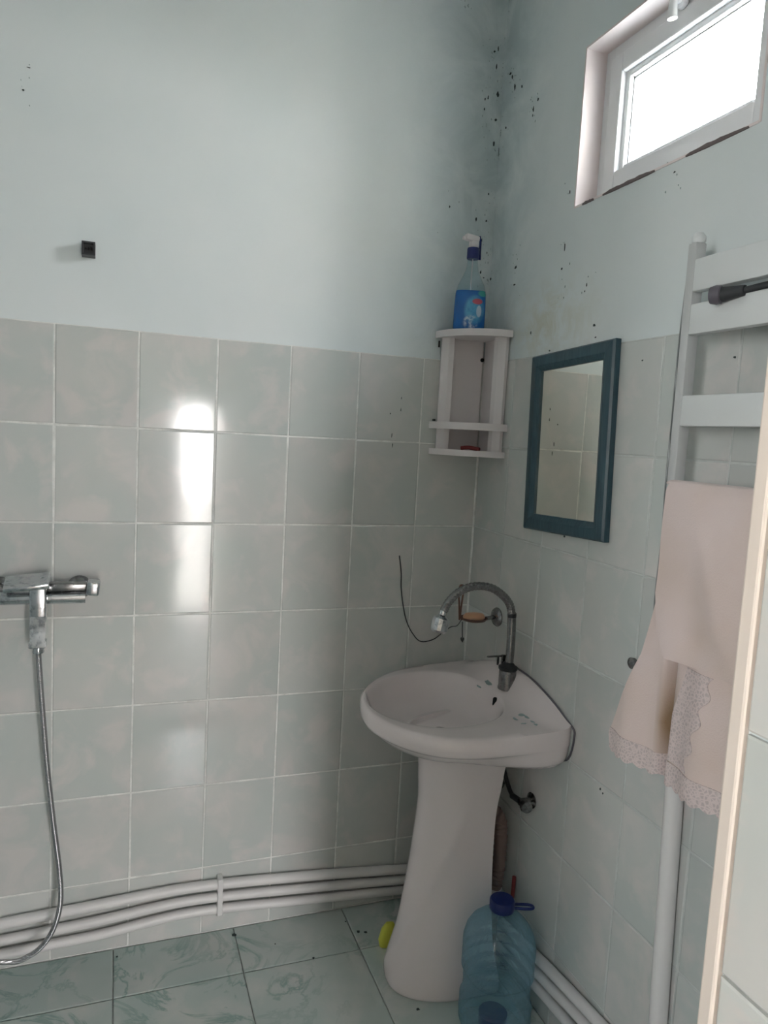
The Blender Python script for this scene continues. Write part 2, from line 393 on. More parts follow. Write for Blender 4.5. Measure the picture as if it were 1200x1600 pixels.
B_f = [(0.013, 2.708, 0.0075, 0.0169), (0.015, 2.401, 0.0152, 0.0076), (-0.034, 2.378, 0.0075, 0.0056), (-0.039, 2.526, 0.0111, 0.0055), (-0.071, 2.478, 0.0073, 0.0164), (-0.052, 2.512, 0.0074, 0.0092), (-0.112, 2.461, 0.0072, 0.0072), (-0.185, 2.373, 0.007, 0.0105), (-0.206, 2.39, 0.0069, 0.0069), (-0.184, 2.357, 0.0035, 0.0052), (-0.001, 1.955, 0.0116, 0.0058), (-0.148, 1.96, 0.0109, 0.0072), (-0.148, 1.913, 0.0109, 0.0036), (-0.391, 1.965, 0.0032, 0.0145), (-0.384, 1.912, 0.0065, 0.0049), (-0.395, 2.096, 0.0032, 0.0064), (-0.257, 1.767, 0.0035, 0.0069), (-0.498, 1.853, 0.0031, 0.0061), (-0.542, 1.753, 0.009, 0.0045), (-0.492, 1.839, 0.0031, 0.0031), (-0.77, 2.029, 0.0052, 0.0026), (0.004, 2.322, 0.0076, 0.0228), (-0.976, 1.643, 0.0058, 0.0035), (-0.357, 1.71, 0.0066, 0.0033), (-0.497, 1.707, 0.0062, 0.0046), (-0.55, 1.724, 0.006, 0.003), (-0.491, 1.243, 0.0064, 0.0048), (-0.725, 1.657, 0.0055, 0.0027), (-0.711, 0.692, 0.0044, 0.0044), (-0.721, 0.686, 0.0029, 0.0044)]
for wall, lst, par in (('A', A_f, wa), ('B', B_f, wb)):
    bm = B()
    for u, z, su, sz in lst: fleck(bm, wall, u, z, su, sz)
    o = mk('mould_spots', bm, M_mold, par); o['kind'] = 'stuff'
    bm = B()
    for k in range(90):
        c = random.choice(lst)
        if c[1] < ZT+.12: continue
        u = min(-.004, c[0]+random.gauss(0, .018)); fleck(bm, wall, u, max(ZT+.06, c[1]+random.gauss(0, .035)), random.uniform(.0008, .0028), random.uniform(.001, .005))
    o = mk('grey_stains', bm, M_moldg, par); o['kind'] = 'stuff'
bm = B()
for x, y, s in [(-0.706, -0.034, 0.0067), (-0.354, -0.119, 0.0058), (-0.334, -0.128, 0.0058), (-0.297, -0.443, 0.005), (-1.027, -0.036, 0.0033), (-0.509, -0.189, 0.0033), (-0.377, -0.065, 0.0025), (-0.6, -0.104, 0.002), (-1.165, 0.017, 0.0033)]:
    vs = [(x+s*math.cos(a)*random.uniform(.6, 1.2), y+s*math.sin(a)*random.uniform(.6, 1.2)) for a in [2*PI*k/8 for k in range(8)]]
    loft(bm, [[(a, b, -.001) for a, b in vs], [(a, b, .0012) for a, b in vs]])
o = mk('dirt_specks', bm, M_mold, fl); o['kind'] = 'stuff'

# ------------------------------------------------------------------ pipes low on the walls
TA = [(-2.0, .122, .074, .038), (-1.6, .128, .080, .044), (-1.318, .139, .0915, .054), (-1.084, .149, .102, .060), (-.829, .157, .1175, .080), (-.49, .136, .097, .059), (-.156, .105, .069, .035)]
TBp = [(-.16, .108, .073, .038), (-.35, .128, .091, .056), (-.53, .156, .117, .080), (-.63, .170, .130, .092), (-.82, .190, .156, .106), (-.95, .200, .168, .112), (-1.48, .205, .172, .115)]
names = ['topmost', 'middle', 'lowest']
for i in range(3):
    R_ = .0142 if i == 0 else .0135
    pts = [(r[0], -.002-R_, r[1+i]) for r in TA] + [(-.05, -.022, TA[-1][1+i]-.001), (-.022, -.05, TA[-1][1+i])] + [(-.002-R_, r[0], r[1+i]) for r in TBp]
    bm = B(); tube(bm, pts, R_, 14, 6)
    tag(mk('water_pipe', bm, M_white, None, 60), '%s of the three white plastic pipes running low around both walls' % names[i], 'pipe', 'white pipes along the skirting')
cl = thing('pipe_clip', 'white plastic clip holding the three low pipes to the back wall', 'clip', (-.75, 0, .12))
bm = B(); box(bm, (-.757, -.036, .068), (-.743, -.001, .178), .002); mk('clip_strap', bm, M_white, cl)
for zc in (.155, .114, .076):
    bm = B(); lathe(bm, [(.0165, -.008), (.0175, -.006), (.0175, .006), (.0165, .008)], (-.75, -.017, zc), (1, 0, 0), 16); mk('clip_ring', bm, M_white, cl, 40)
bm = B(); tube(bm, [(-.0205, -.950, 1.05), (-.0205, -.953, .9), (-.0205, -.968, .45), (-.0205, -.975, .28), (-.0205, -.976, .222)], .0178, 18, 6)
tag(mk('vertical_pipe', bm, M_white, None, 60), 'thick white vertical pipe dropping from behind the towel towards the floor', 'pipe')

# ------------------------------------------------------------------ wash basin on pedestal
sk = thing('pedestal_washbasin', 'white ceramic washbasin on a tall pedestal fixed in the corner', 'sink', (-.2, -.33, 0))
OUT = [(.0, -.04), (-.10, -.055), (-.20, -.068), (-.29, -.100), (-.37, -.165), (-.43, -.25), (-.456, -.345), (-.45, -.43), (-.41, -.52), (-.345, -.583), (-.26, -.612), (-.15, -.612), (-.05, -.602), (.0, -.592)]
def outline():
    P = [Vector(p) for p in OUT]; out = []
    for i in range(len(P)-1):
        p0 = P[max(i-1, 0)]; p1 = P[i]; p2 = P[i+1]; p3 = P[min(i+2, len(P)-1)]
        for k in range(10):
            t = k/10; out.append(.5*((2*p1)+(p2-p0)*t+(2*p0-5*p1+4*p2-p3)*t*t+(3*p1-p0-3*p2+p3)*t**3))
    out.append(P[-1]); return out
OL = outline()
BC = Vector((-.245, -.318))
BOWL = [(-.412, -.237), (-.340, -.165), (-.263, -.130), (-.185, -.122), (-.120, -.142), (-.080, -.190), (-.063, -.275), (-.074, -.364), (-.107, -.440), (-.160, -.490), (-.235, -.513), (-.314, -.508), (-.380, -.468), (-.422, -.405), (-.434, -.325), (-.412, -.237)]
BL = [Vector((p.x, p.y)) for p in spline([(a, b, 0) for a, b in BOWL], 6)]
def ray_out(a, OL=OL):
    d = Vector((math.cos(a), math.sin(a))); best = 9
    n = len(OL)
    for i in range(n):
        p, q = OL[i], OL[(i+1) % n]; e = q-p
        den = d.x*e.y-d.y*e.x
        if abs(den) < 1e-9: continue
        w_ = p-BC; t = (w_.x*e.y-w_.y*e.x)/den; s = (w_.x*d.y-w_.y*d.x)/den
        if t > 0 and -1e-6 <= s <= 1+1e-6: best = min(best, t)
    return best
def arch(x, y):
    t = max(0, min(1, (x+.066)/.056)); t = t*t*(3-2*t)
    u = (y+.32)/(.26 if y > -.32 else .28); a = max(0, 1-abs(u)**(1.8 if y > -.32 else 2.0))
    return .062*t*a
NB = 144
def bring(f_out, z, inset=0, bowl=None, az=1.0):
    ring = []
    for k in range(NB):
        a = 2*PI*k/NB; d = Vector((math.cos(a), math.sin(a))); ro = ray_out(a)
        rb = ray_out(a, BL) if bowl is not None else 0
        if bowl is None:
            r = ro*f_out-inset
            p = BC+d*r
            p.x = min(p.x, -.001)
            ring.append((p.x, p.y, z+arch(p.x, p.y)*az))
        else:
            p = BC+d*rb*bowl; ring.append((p.x, p.y, z+arch(p.x, p.y)*az))
    return ring
def oring(f, z, az):      # outer skin: front tucks in, back stays out against the wall
    ring = []
    for k in range(NB):
        a = 2*PI*k/NB; d = Vector((math.cos(a), math.sin(a))); ro = ray_out(a)
        p = BC+d*ro; back = max(0, min(1, (p.x+.30)/.26)); back = back*back*(3-2*back)
        ff = f+(1-f)*back*.9
        p = BC+d*ro*ff; p.x = min(p.x, -.001)
        zz = z+.010*back*(z < .70)
        ring.append((p.x, p.y, zz+arch(p.x, p.y)*az))
    return ring
rings = [oring(.45, .681, 0), oring(.62, .688, 0), oring(.74, .702, 0), oring(.82, .714, 0), oring(.875, .727, .0), oring(.915, .737, .1), oring(.955, .741, .1), oring(.980, .745, .2), oring(.996, .754, .4), oring(1.0, .765, .6), oring(.998, .777, .85), oring(.985, .785, 1),
         oring(.965, .788, 1)]
def midring(t, z):
    o = bring(.955, z); i = bring(0, z, bowl=1.03)
    return [tuple(o[k][c]*(1-t)+i[k][c]*t if c < 2 else 0 for c in range(3)) for k in range(NB)]
for t in (.15, .4, .7, 1.0):
    r_ = midring(t, .7875)
    rings.append([(p[0], p[1], (.7875 if t < .7 else .7865)+arch(p[0], p[1])) for p in r_])
for f, z in ((1.01, .785), (.99, .779), (.965, .768), (.925, .750), (.87, .733), (.79, .718), (.67, .705), (.50, .6975), (.32, .693), (.13, .691)):
    rings.append(bring(0, z, bowl=f, az=max(0, (f-.9)/.1) if f < 1 else 1))
bm = B(); loft(bm, rings, True, True)
basin = mk('basin', bm, M_porc, sk, 50)
bm = B(); lathe(bm, [(.0, .0), (.022, .0), (.024, .003), (.018, .004), (.010, .001), (.0, .001)], (-.225, -.325, .6912), (0, 0, 1), 20, False); mk('drain', bm, M_chrome_old, basin, 40)
bm = B(); oc = Vector((-.0745, -.338, .766))
nrm = Vector((-.93, -.15, .33)).normalized(); q = Vector((0,0,1)).rotation_difference(nrm)
vs = [[oc+q @ Vector((.0075*math.sin(a), .0075*math.cos(a), h)) + Vector((0,0,1))*.0055*(1 if math.sin(a+0)*0+ (q @ Vector((math.sin(a), math.cos(a), 0))).z > 0 else -1) for a in [2*PI*k/24 for k in range(24)]] for h in (-.004, .0025)]
loft(bm, vs); mk('overflow_hole', bm, M_black, basin)
# limescale and dirt left of the tap hole on the back ledge
bm = B()
for p in [(-0.111, -0.505, 0, 0.0047, 0.0126), (-0.08, -0.485, 0, 0.0095, 0.0079), (-0.076, -0.503, 0, 0.0047, 0.011), (-0.078, -0.533, 0, 0.0047, 0.0095), (-0.08, -0.551, 0, 0.0047, 0.0079), (-0.105, -0.538, 0, 0.0095, 0.0032), (-0.056, -0.262, 0, 0.0047, 0.0221), (-0.091, -0.272, 0, 0.0035, 0.0158)]:
    n = 9; ps = [(p[0]+p[3]*math.cos(2*PI*k/n)*random.uniform(.5, 1.2), p[1]+p[4]*math.sin(2*PI*k/n)*random.uniform(.5, 1.2)) for k in range(n)]
    zz = .7878+arch(p[0], p[1])
    loft(bm, [[(a, b, .7860+arch(a, b)) for a, b in ps], [(a, b, .7882+arch(a, b)) for a, b in ps]])
o = mk('dirt_marks', bm, M_moldg, basin); o['kind'] = 'stuff'
bm = B(); tube(bm, [(-.004, -.316, .8515), (-.004, -.39, .848), (-.004, -.454, .836), (-.004, -.516, .819), (-.004, -.56, .803), (-.002, -.596, .786), (-.002, -.600, .768), (-.002, -.597, .743), (-.002, -.588, .715), (-.002, -.570, .697), (-.002, -.53, .693)], .0026, 6); mk('dark_seal', bm, M_knob, sk, 60)
# pedestal: U-shaped column, open to the wall
PR = [(0.0, -.338, .116, -.075), (.012, -.345, .120, -.070), (.05, -.343, .119, -.072), (.09, -.332, .113, -.080), (.16, -.314, .103, -.090), (.28, -.296, .094, -.096), (.40, -.283, .089, -.098), (.50, -.276, .089, -.096), (.57, -.280, .096, -.090), (.63, -.286, .100, -.084), (.665, -.305, .112, -.072), (.704, -.330, .128, -.056)]
def usec(z, xf, hw, xb, th=0):
    ring = []; n = 84; cy = -.335; xf += th; hw -= th
    L = xb-xf
    for k in range(n+1):
        a = -PI/2+PI*k/n     # from near side round the front to the far side
        ca, sa = math.cos(a), math.sin(a)
        ex = 2.6
        px = xb - L*abs(ca)**(2/ex) if k not in (0, n) else xb
        py = cy + hw*math.copysign(abs(sa)**(2/2.3), sa)
        ring.append((px, py, z))
    return ring
bm = B(); rr = []
def interp(z):
    for a, b in zip(PR, PR[1:]):
        if a[0] <= z <= b[0]:
            t = (z-a[0])/(b[0]-a[0]); return [a[i]*(1-t)+b[i]*t for i in range(1, 4)]
Z = [p.z for p in spline([(0, 0, p[0]) for p in PR], 4)]
PP = spline([(p[1], p[2], p[3]) for p in PR], 4)
for z, p in zip(Z, PP):
    z = min(z, .704)
    o_ = usec(z, p.x, p.y, p.z); i_ = usec(z, p.x, p.y, p.z, .014)
    # shallow ridge sweeping from the back edge down to the toe
    k0 = 3*(2.0+15*(1-z/.66)**1.6) if z < .66 else 6
    o2 = []
    for k, v in enumerate(o_):
        g = (.6/(1+math.exp(-(k-k0)/.7))+math.exp(-((k-k0)/2.5)**2))*.005*min(1, max(0, (.6-z)*6))*min(1, z*14)
        n_ = Vector((v[0]-(-.17), v[1]+.335, 0)).normalized(); o2.append((v[0]+n_.x*g, v[1]+n_.y*g, v[2]))
    rr.append(o2+i_[::-1])
loft(bm, rr, True, True); mk('pedestal', bm, M_porc, sk, 50)

# tap
tp = thing('gooseneck_tap', 'tarnished chrome gooseneck tap standing on the back ledge of the washbasin', 'tap', (-.035, -.335, .83))
bm = B(); lathe(bm, [(.0, .0), (.0245, .0), (.025, .004), (.0235, .010), (.0235, .048), (.022, .056), (.0, .056)], (-.040, -.335, .800), (0, 0, 1), 28, False)
mk('body', bm, M_chrome_old, tp, 35)
bm = B(); lathe(bm, [(.0, 0), (.024, 0), (.026, .003), (.026, .009), (.02, .012), (.012, .022), (.0, .022)], (-.040, -.335, .853), (0, 0, 1), 24, False); mk('collar', bm, M_dark, tp, 35)
bm = B(); tube(bm, [(-.038, -.335, .862), (-.037, -.335, .93), (-.040, -.335, 1.005)], .0118, 16); mk('riser', bm, M_chrome_old, tp, 60)
bm = B(); lathe(bm, [(.012, -.006), (.0125, 0), (.012, .006)], (-.040, -.335, 1.005), (0, 0, 1), 18); mk('joint_ring', bm, M_dark, tp, 40)
bm = B(); tube(bm, [(-.040, -.335, 1.005), (-.049, -.335, 1.034), (-.070, -.335, 1.058), (-.108, -.335, 1.081), (-.157, -.335, 1.087), (-.200, -.335, 1.074), (-.230, -.335, 1.048), (-.244, -.335, 1.022)], lambda t: .0108+.0007*math.sin(t*190), 16, 14); mk('spout', bm, M_chrome_old, tp, 60)
ad = Vector((-.22, 0, -1)).normalized()
bm = B(); lathe(bm, [(.0, 0), (.009, 0), (.010, .012), (.015, .015), (.0225, .021), (.0235, .036), (.0225, .052), (.019, .058), (.0, .058)], (-.244, -.335, 1.025), ad, 14, False); mk('aerator', bm, M_chrome, tp, 25)
bm = B(); box(bm, (-.095, -.318, .884), (-.035, -.312, .888), .001); box(bm, (-.064, -.317, .862), (-.059, -.313, .886)); box(bm, (-.050, -.319, .862), (-.040, -.311, .889), .001); mk('lever', bm, M_chrome_old, tp)

# soap dish
sd = thing('soap_dish', 'corroded chrome wall soap dish holding soap behind the tap', 'soap dish', (-.01, -.191, .96))
bm = B(); lathe(bm, [(.0, 0), (.027, 0), (.028, .004), (.024, .010), (.012, .014), (.0, .016)], (-.0, -.191, .962), (-1, 0, 0), 28, False); mk('wall_flange', bm, M_chrome_old, sd, 40)
bm = B(); tube(bm, [(-.012, -.191, .962), (-.03, -.191, .960), (-.042, -.191, .958)], .006, 10); mk('arm', bm, M_chrome_old, sd, 60)
bm = B(); lathe(bm, [(.0, 0), (.020, .001), (.034, .005), (.0385, .011), (.0395, .012), (.0375, .013), (.033, .007), (.019, .003), (.0, .002)], (-.078, -.191, .951), (0, 0, 1), 30, False); mk('dish', bm, M_rust, sd, 40)
bm = B(); tube(bm, [(-.116, -.191, .958), (-.122, -.191, .975), (-.119, -.191, 1.02), (-.116, -.191, 1.052), (-.127, -.191, 1.058), (-.132, -.191, 1.040), (-.128, -.191, 1.005), (-.124, -.191, .958)], .0028, 8); mk('wire_loop', bm, M_rust, sd, 60)
bm = B(); lathe(bm, [(.0, 0), (.022, .001), (.030, .006), (.031, .012), (.026, .019), (.012, .022), (.0, .0225)], (-.078, -.191, .9545), (0, 0, 1), 26, False)
for v in bm.verts: v.co.x = -.078+(v.co.x+.078)*1.08; v.co.y = -.191+(v.co.y+.191)*.8
tag(mk('soap_bar', bm, M_soap, None, 60), 'orange bar of soap lying in the small wall dish', 'soap')
bm = B(); tube(bm, [(-.245, -.005, 1.112), (-.236, -.005, 1.06), (-.233, -.005, 1.01), (-.222, -.006, .95), (-.208, -.006, .905), (-.186, -.006, .868), (-.158, -.006, .843), (-.116, -.006, .848), (-.085, -.01, .872), (-.070, -.03, .892), (-.085, -.10, .915), (-.112, -.18, .955)], .0017, 6, 8)
tag(mk('thin_chain', bm, M_dark, None), 'thin dark chain sagging from the soap dish across the back wall tiles', 'chain')
bm = B(); tube(bm, [(-.114, -.191, .952), (-.113, -.191, .93), (-.111, -.191, .906)], .0016, 6); tube(bm, [(-.111, -.191, .906), (-.111, -.191, .90), (-.110, -.191, .892)], lambda t: .002+.004*math.sin(PI*min(1, t+.15)), 8)
tag(mk('short_cord', bm, M_dark, None), 'short dark cord with a small knot hanging below the soap dish', 'cord')

# plumbing behind the pedestal
vt = thing('shutoff_valve', 'small tarnished angle valve on the wall beneath the washbasin', 'valve', (-.0, -.45, .53))
bm = B(); lathe(bm, [(.0, 0), (.020, 0), (.021, .003), (.012, .006), (.009, .008), (.009, .040), (.0, .040)], (.0, -.440, .528), (-1, 0, 0), 18, False); mk('body', bm, M_chrome_old, vt, 40)
bm = B(); lathe(bm, [(.0, 0), (.008, 0), (.008, .012), (.015, .014), (.017, .020), (.015, .030), (.0, .032)], (-.032, -.446, .528), (-.15, -1, .05), 10, False); mk('handle', bm, M_chrome_old, vt, 25)
bm = B(); tube(bm, [(-.035, -.436, .528), (-.034, -.410, .524), (-.034, -.395, .522)], .0085, 10); mk('outlet', bm, M_dark, vt, 60)
bm = B(); tube(bm, [(-.034, -.398, .523), (-.034, -.375, .535), (-.040, -.355, .575), (-.045, -.34, .625), (-.045, -.335, .668)], .0062, 8)
tag(mk('supply_hose', bm, M_dark, None, 60), 'dark flexible hose rising from the valve to the underside of the washbasin', 'hose')
bm = B(); tube(bm, [(-.075, -.34, .668), (-.068, -.35, .60), (-.052, -.365, .555), (-.045, -.36, .54), (-.04, -.34, .52), (-.05, -.32, .50), (-.06, -.30, .40)], .0055, 8)
tag(mk('looped_hose', bm, M_chrome_old, None, 60), 'second dull hose looping down behind the pedestal top', 'hose')
dp = thing('drain_pipe', 'brown corrugated drain pipe going down behind the pedestal', 'pipe', (-.05, -.30, 0))
bm = B(); tube(bm, [(-.20, -.31, .66), (-.17, -.32, .57), (-.10, -.345, .49), (-.056, -.36, .455), (-.040, -.36, .40), (-.039, -.36, .30), (-.047, -.36, .235)], lambda t: .0175+.0022*math.sin(t*240), 14, 16); mk('corrugated_tube', bm, M_corr, dp, 70)
bm = B(); lathe(bm, [(.0, 0), (.019, 0), (.021, .003), (.021, .018), (.0, .02)], (-.047, -.36, .222), (0, 0, 1), 16, False); mk('nut', bm, M_shelf, dp, 40)
bm = B(); tube(bm, [(-.047, -.36, .225), (-.048, -.36, .215), (-.046, -.36, .0)], .0155, 14); mk('lower_tube', bm, M_corr, dp, 60)
bm = B(); tube(bm, [(-.012, -.40, .29), (-.012, -.40, .25), (-.014, -.40, .212)], .0055, 8)
tag(mk('red_hose', bm, M_red, None, 60), 'short dark red hose end beside the drain pipe near the blue cap', 'hose')
# yellow scrubber behind the foot
bm = B(); lathe(bm, [(.0, 0), (.020, .002), (.026, .02), (.022, .055), (.012, .072), (.0, .074)], (-.296, -.20, .0), (.12, 0, 1), 14, False, sq=3)
for v in bm.verts: v.co.y = -.20+(v.co.y+.20)*.5
tag(mk('cleaning_sponge', bm, M_yellow, None, 50), 'yellow cleaning sponge on the floor behind the pedestal foot', 'sponge')

# ------------------------------------------------------------------ big water bottle
bt = thing('water_bottle', 'large translucent blue plastic water bottle with handle on the floor beside the pedestal', 'bottle', (-.135, -.548, 0))
def bottle_mat():
    m = bpy.data.materials.new('blue_pet'); m.use_nodes = True; N = m.node_tree.nodes; L = m.node_tree.links; N.clear()
    o = N.new('ShaderNodeOutputMaterial'); mx = N.new('ShaderNodeMixShader'); t = N.new('ShaderNodeBsdfTransparent')
    g = N.new('ShaderNodeBsdfGlossy'); g.inputs[1].default_value = .12; d = N.new('ShaderNodeBsdfDiffuse'); d.inputs[0].default_value = (.20,.44,.58,1)
    lw = N.new('ShaderNodeLayerWeight'); lw.inputs[0].default_value = .35
    t.inputs[0].default_value = (.76,.91,.975,1)
    b = N.new('ShaderNodeBump'); b.inputs['Strength'].default_value = .8; b.inputs['Distance'].default_value = .006
    n = noise(N, L, N.new('ShaderNodeTexCoord').outputs['Object'], 26, 3, .6, .6); L.new(n, b.inputs['Height'])
    L.new(b.outputs[0], g.inputs['Normal']); L.new(b.outputs[0], lw.inputs['Normal'])
    m2 = N.new('ShaderNodeMixShader'); L.new(mth(N, L, 'MULTIPLY_ADD', lw.outputs['Facing'], .45, .08, True), m2.inputs[0]); L.new(t.outputs[0], m2.inputs[1]); L.new(d.outputs[0], m2.inputs[2])
    L.new(mth(N, L, 'MULTIPLY_ADD', lw.outputs['Fresnel'], .5, .04, True), mx.inputs[0]); L.new(m2.outputs[0], mx.inputs[1]); L.new(g.outputs[0], mx.inputs[2]); L.new(mx.outputs[0], o.inputs[0])
    return m
M_pet = bottle_mat()
prof = [(.0, .012), (.04, .010), (.066, .0), (.080, .006), (.085, .02)]
for k in range(28):
    z = .028+k*.0072; prof.append((.0855 - (.003 if k % 4 == 0 else 0) - (.006 if 9 <= k <= 17 else 0), z))
prof += [(.085, .235), (.080, .258), (.068, .280), (.050, .298), (.033, .310), (.024, .315), (.023, .330)]
bm = B(); lathe(bm, prof, (-.135, -.548, .0), (0, 0, 1), 40, False, sq=2.5); mk('shell', bm, M_pet, bt, 50)
bm = B(); lathe(bm, [(.0, 0), (.030, 0), (.031, .002), (.031, .022), (.028, .026), (.0, .027)], (-.135, -.548, .318), (0, 0, 1), 36, False); cap = mk('cap', bm, M_blue, bt, 40)
for k in range(0): pass
bm = B(); tube(bm, [(-.108, -.560, .322), (-.085, -.572, .323), (-.064, -.576, .323), (-.060, -.566, .323), (-.072, -.556, .322), (-.106, -.545, .322)], .0036, 8); mk('carry_handle', bm, M_blue, bt, 60)
bm = B(); tube(bm, [(-.150, -.627, .12), (-.152, -.640, .14), (-.135, -.644, .150), (-.115, -.640, .14), (-.105, -.627, .12)], .004, 8)
bm.free()
bm = B(); lathe(bm, [(.0, 0), (.034, 0), (.036, .002), (.036, .028), (.0, .03)], (-.138, -.548, .012), (0, 0, 1), 24, False); mk('base_dimple', bm, M_blue, bt, 40)

# ------------------------------------------------------------------ corner shelf
cs = thing('corner_shelf', 'white plastic quarter-round corner shelf unit with three boards', 'shelf', (-.002, -.002, 1.42))
def board(bm, z0, z1, r, thin=None):
    n = 24; e = .002
    arc = [(-(r)*math.sin(a)-0, -(r)*math.cos(a)) for a in [PI/2*k/n for k in range(n+1)]]
    arc = [(min(x, -e), min(y, -e)) for x, y in arc]
    pts = [(-e, -e)]+arc
    loft(bm, [[(x, y, z0) for x, y in pts], [(x*1.0, y*1.0, z0+.001) for x, y in pts], [(x, y, z1-.001) for x, y in pts], [(x*.993, y*.993, z1) for x, y in pts]])
def lip(bm, z0, z1, r):
    n = 24; e = .003
    rr_ = []
    for k in range(n+1):
        a = PI/2*k/n; s, c_ = math.sin(a), math.cos(a)
        f = lambda q: (min(-e, -q*s), min(-e, -q*c_))
        o1 = f(r); i1 = f(r-.004); rr_.append([(*o1, z0), (*o1, z1), (*i1, z1), (*i1, z0)])
    loft(bm, rr_)
for i, (z0, z1, r) in enumerate(((1.766, 1.783, .168), (1.500, 1.515, .172), (1.424, 1.436, .168))):
    bm = B(); board(bm, z0, z1, r); bd = mk('shelf_board', bm, M_shelf, cs, 30)
    bm = B(); lip(bm, z0-.002, z1+.0035 if i else z1+.0005, r+.001); mk('rim', bm, M_shelf, bd, 40)
for s in (0, 1):
    bm = B(); tr = lambda p: p if s == 0 else (p[1], p[0], p[2])
    # tall side panel, folded along the front: flat against the wall then a short inward flange
    pts = [(-.002, -.002), (-.148, -.002), (-.150, -.012), (-.135, -.030), (-.120, -.034), (-.118, -.030), (-.132, -.022), (-.138, -.010), (-.136, -.006), (-.010, -.006)]
    if s: pts = [(p[1], p[0]) for p in pts]
    if s == 0: pts[0] = (-.0065, -.002)
    loft(bm, [[(x, y, 1.436) for x, y in pts], [(x, y, 1.500) for x, y in pts]])
    loft(bm, [[(x, y, 1.515) for x, y in pts], [(x, y, 1.766) for x, y in pts]])
    mk('side_panel', bm, M_shelf, cs, 30)
bm = B(); lathe(bm, [(.0, 0), (.006, 0), (.006, .003), (.0, .004)], (-.012, -.006, 1.712), (0, -1, 0), 12, False); mk('screw', bm, M_black, cs)
bm = B(); box(bm, (-.158, -.0035, 1.738), (-.153, -.0015, 1.757)); mk('slot', bm, M_black, cs)
# things kept on it
sb = thing('spray_bottle', 'blue glass cleaner spray bottle with white trigger head on top of the corner shelf', 'bottle', (-.100, -.078, 1.784))
def oval(z, a, b_, ex=3.2, n=32, cx=-.100, cy=-.078, rot=-.35):
    r_ = []
    for k in range(n):
        t = 2*PI*k/n; c_, s_ = math.cos(t), math.sin(t)
        x = a*math.copysign(abs(c_)**(2/ex), c_); y = b_*math.copysign(abs(s_)**(2/ex), s_)
        r_.append((cx+x*math.cos(rot)-y*math.sin(rot), cy+x*math.sin(rot)+y*math.cos(rot), z))
    return r_
M_clear = glass_mat('clear_bottle_plastic', (.86,.93,.95), rough=.05)
M_liquid = mat('blue_label_plastic', (.012,.13,.42), .2)
N_, L_, b_ = nodes(M_liquid)
def label_nodes(N, L, b):
    P = N.new('ShaderNodeTexCoord').outputs['Object']; sp = N.new('ShaderNodeSeparateXYZ'); L.new(P, sp.inputs[0])
    X, Zc = sp.outputs[0], sp.outputs[2]
    def ell(cx, cz, rx, rz, soft=6):
        dx = mth(N, L, 'DIVIDE', mth(N, L, 'SUBTRACT', X, cx), rx); dz = mth(N, L, 'DIVIDE', mth(N, L, 'SUBTRACT', Zc, cz), rz)
        d = mth(N, L, 'ADD', mth(N, L, 'MULTIPLY', dx, dx), mth(N, L, 'MULTIPLY', dz, dz))
        return mth(N, L, 'MULTIPLY_ADD', d, -soft, soft, True)
    n = noise(N, L, P, 55, 3, .6, .4)
    c = mix(N, L, mth(N, L, 'MULTIPLY', ell(-.098, 1.838, .030, .044, 2), mth(N, L, 'MULTIPLY_ADD', n, 1.6, -.25, True)), (.012,.12,.40), (.12,.48,.70))
    c = mix(N, L, ell(-.076, 1.885, .016, .010, 2), c, (.05,.35,.33))
    c = mix(N, L, mth(N, L, 'MULTIPLY', ell(-.107, 1.803, .022, .022, 2), mth(N, L, 'MULTIPLY_ADD', n, 6.0, -2.8, True)), c, (.62,.78,.86))
    c = mix(N, L, mth(N, L, 'MULTIPLY', ell(-.086, 1.835, .008, .018, 3), .8), c, (.55,.68,.78))
    c = mix(N, L, ell(-.091, 1.862, .0155, .0085, 4), c, (.42,.09,.13))
    L.new(c, b.inputs['Base Color'])
label_nodes(N_, L_, b_)
bm = B(); loft(bm, [oval(1.784, .041, .024), oval(1.788, .045, .027), oval(1.84, .045, .027), oval(1.885, .0435, .026), oval(1.893, .042, .025)]); mk('filled_body', bm, M_liquid, sb, 50)
bm = B(); loft(bm, [oval(1.8935, .042, .025), oval(1.91, .038, .024, 2.8), oval(1.93, .028, .020, 2.4), oval(1.95, .019, .017, 2), oval(1.97, .0155, .0155, 2), oval(1.984, .0145, .0145, 2)], False, False); mk('clear_shoulder', bm, M_clear, sb, 60)
bm = B(); loft(bm, [oval(1.984, .0165, .0165, 2), oval(1.986, .0175, .0175, 2), oval(2.012, .0175, .0175, 2), oval(2.015, .016, .016, 2)]); mk('collar', bm, M_navy, sb, 40)
bm = B(); box(bm, (-.112, -.088, 2.0155), (-.088, -.068, 2.034), .004); vs = box(bm, (-.128, -.089, 2.032), (-.085, -.067, 2.050), .005, rot=(0, .12, 0)); hd_ = mk('trigger_head', bm, M_shelf, sb, 40)
bm = B(); box(bm, (-.135, -.083, 2.034), (-.127, -.073, 2.044), .002); mk('nozzle', bm, M_shelf, hd_, 40)
bm = B(); tube(bm, [(-.083, -.078, 2.050), (-.079, -.078, 2.035), (-.079, -.078, 2.01), (-.078, -.078, 1.985)], .0035, 8); mk('back_strip', bm, M_navy, sb, 60)
bm = B(); tube(bm, [(-.100, -.078, 1.984), (-.101, -.078, 1.93), (-.10, -.078, 1.894)], .0018, 6); mk('dip_tube', bm, M_shelf, sb, 60)
bm = B(); box(bm, (-.050, -.045, 1.784), (-.018, -.025, 1.790), .002, rot=(0, 0, .3)); tag(mk('flat_lid', bm, M_dark, None), 'small flat black tin beside the spray bottle on the top board', 'lid')  # flat dark lid-like piece, exact item unknown
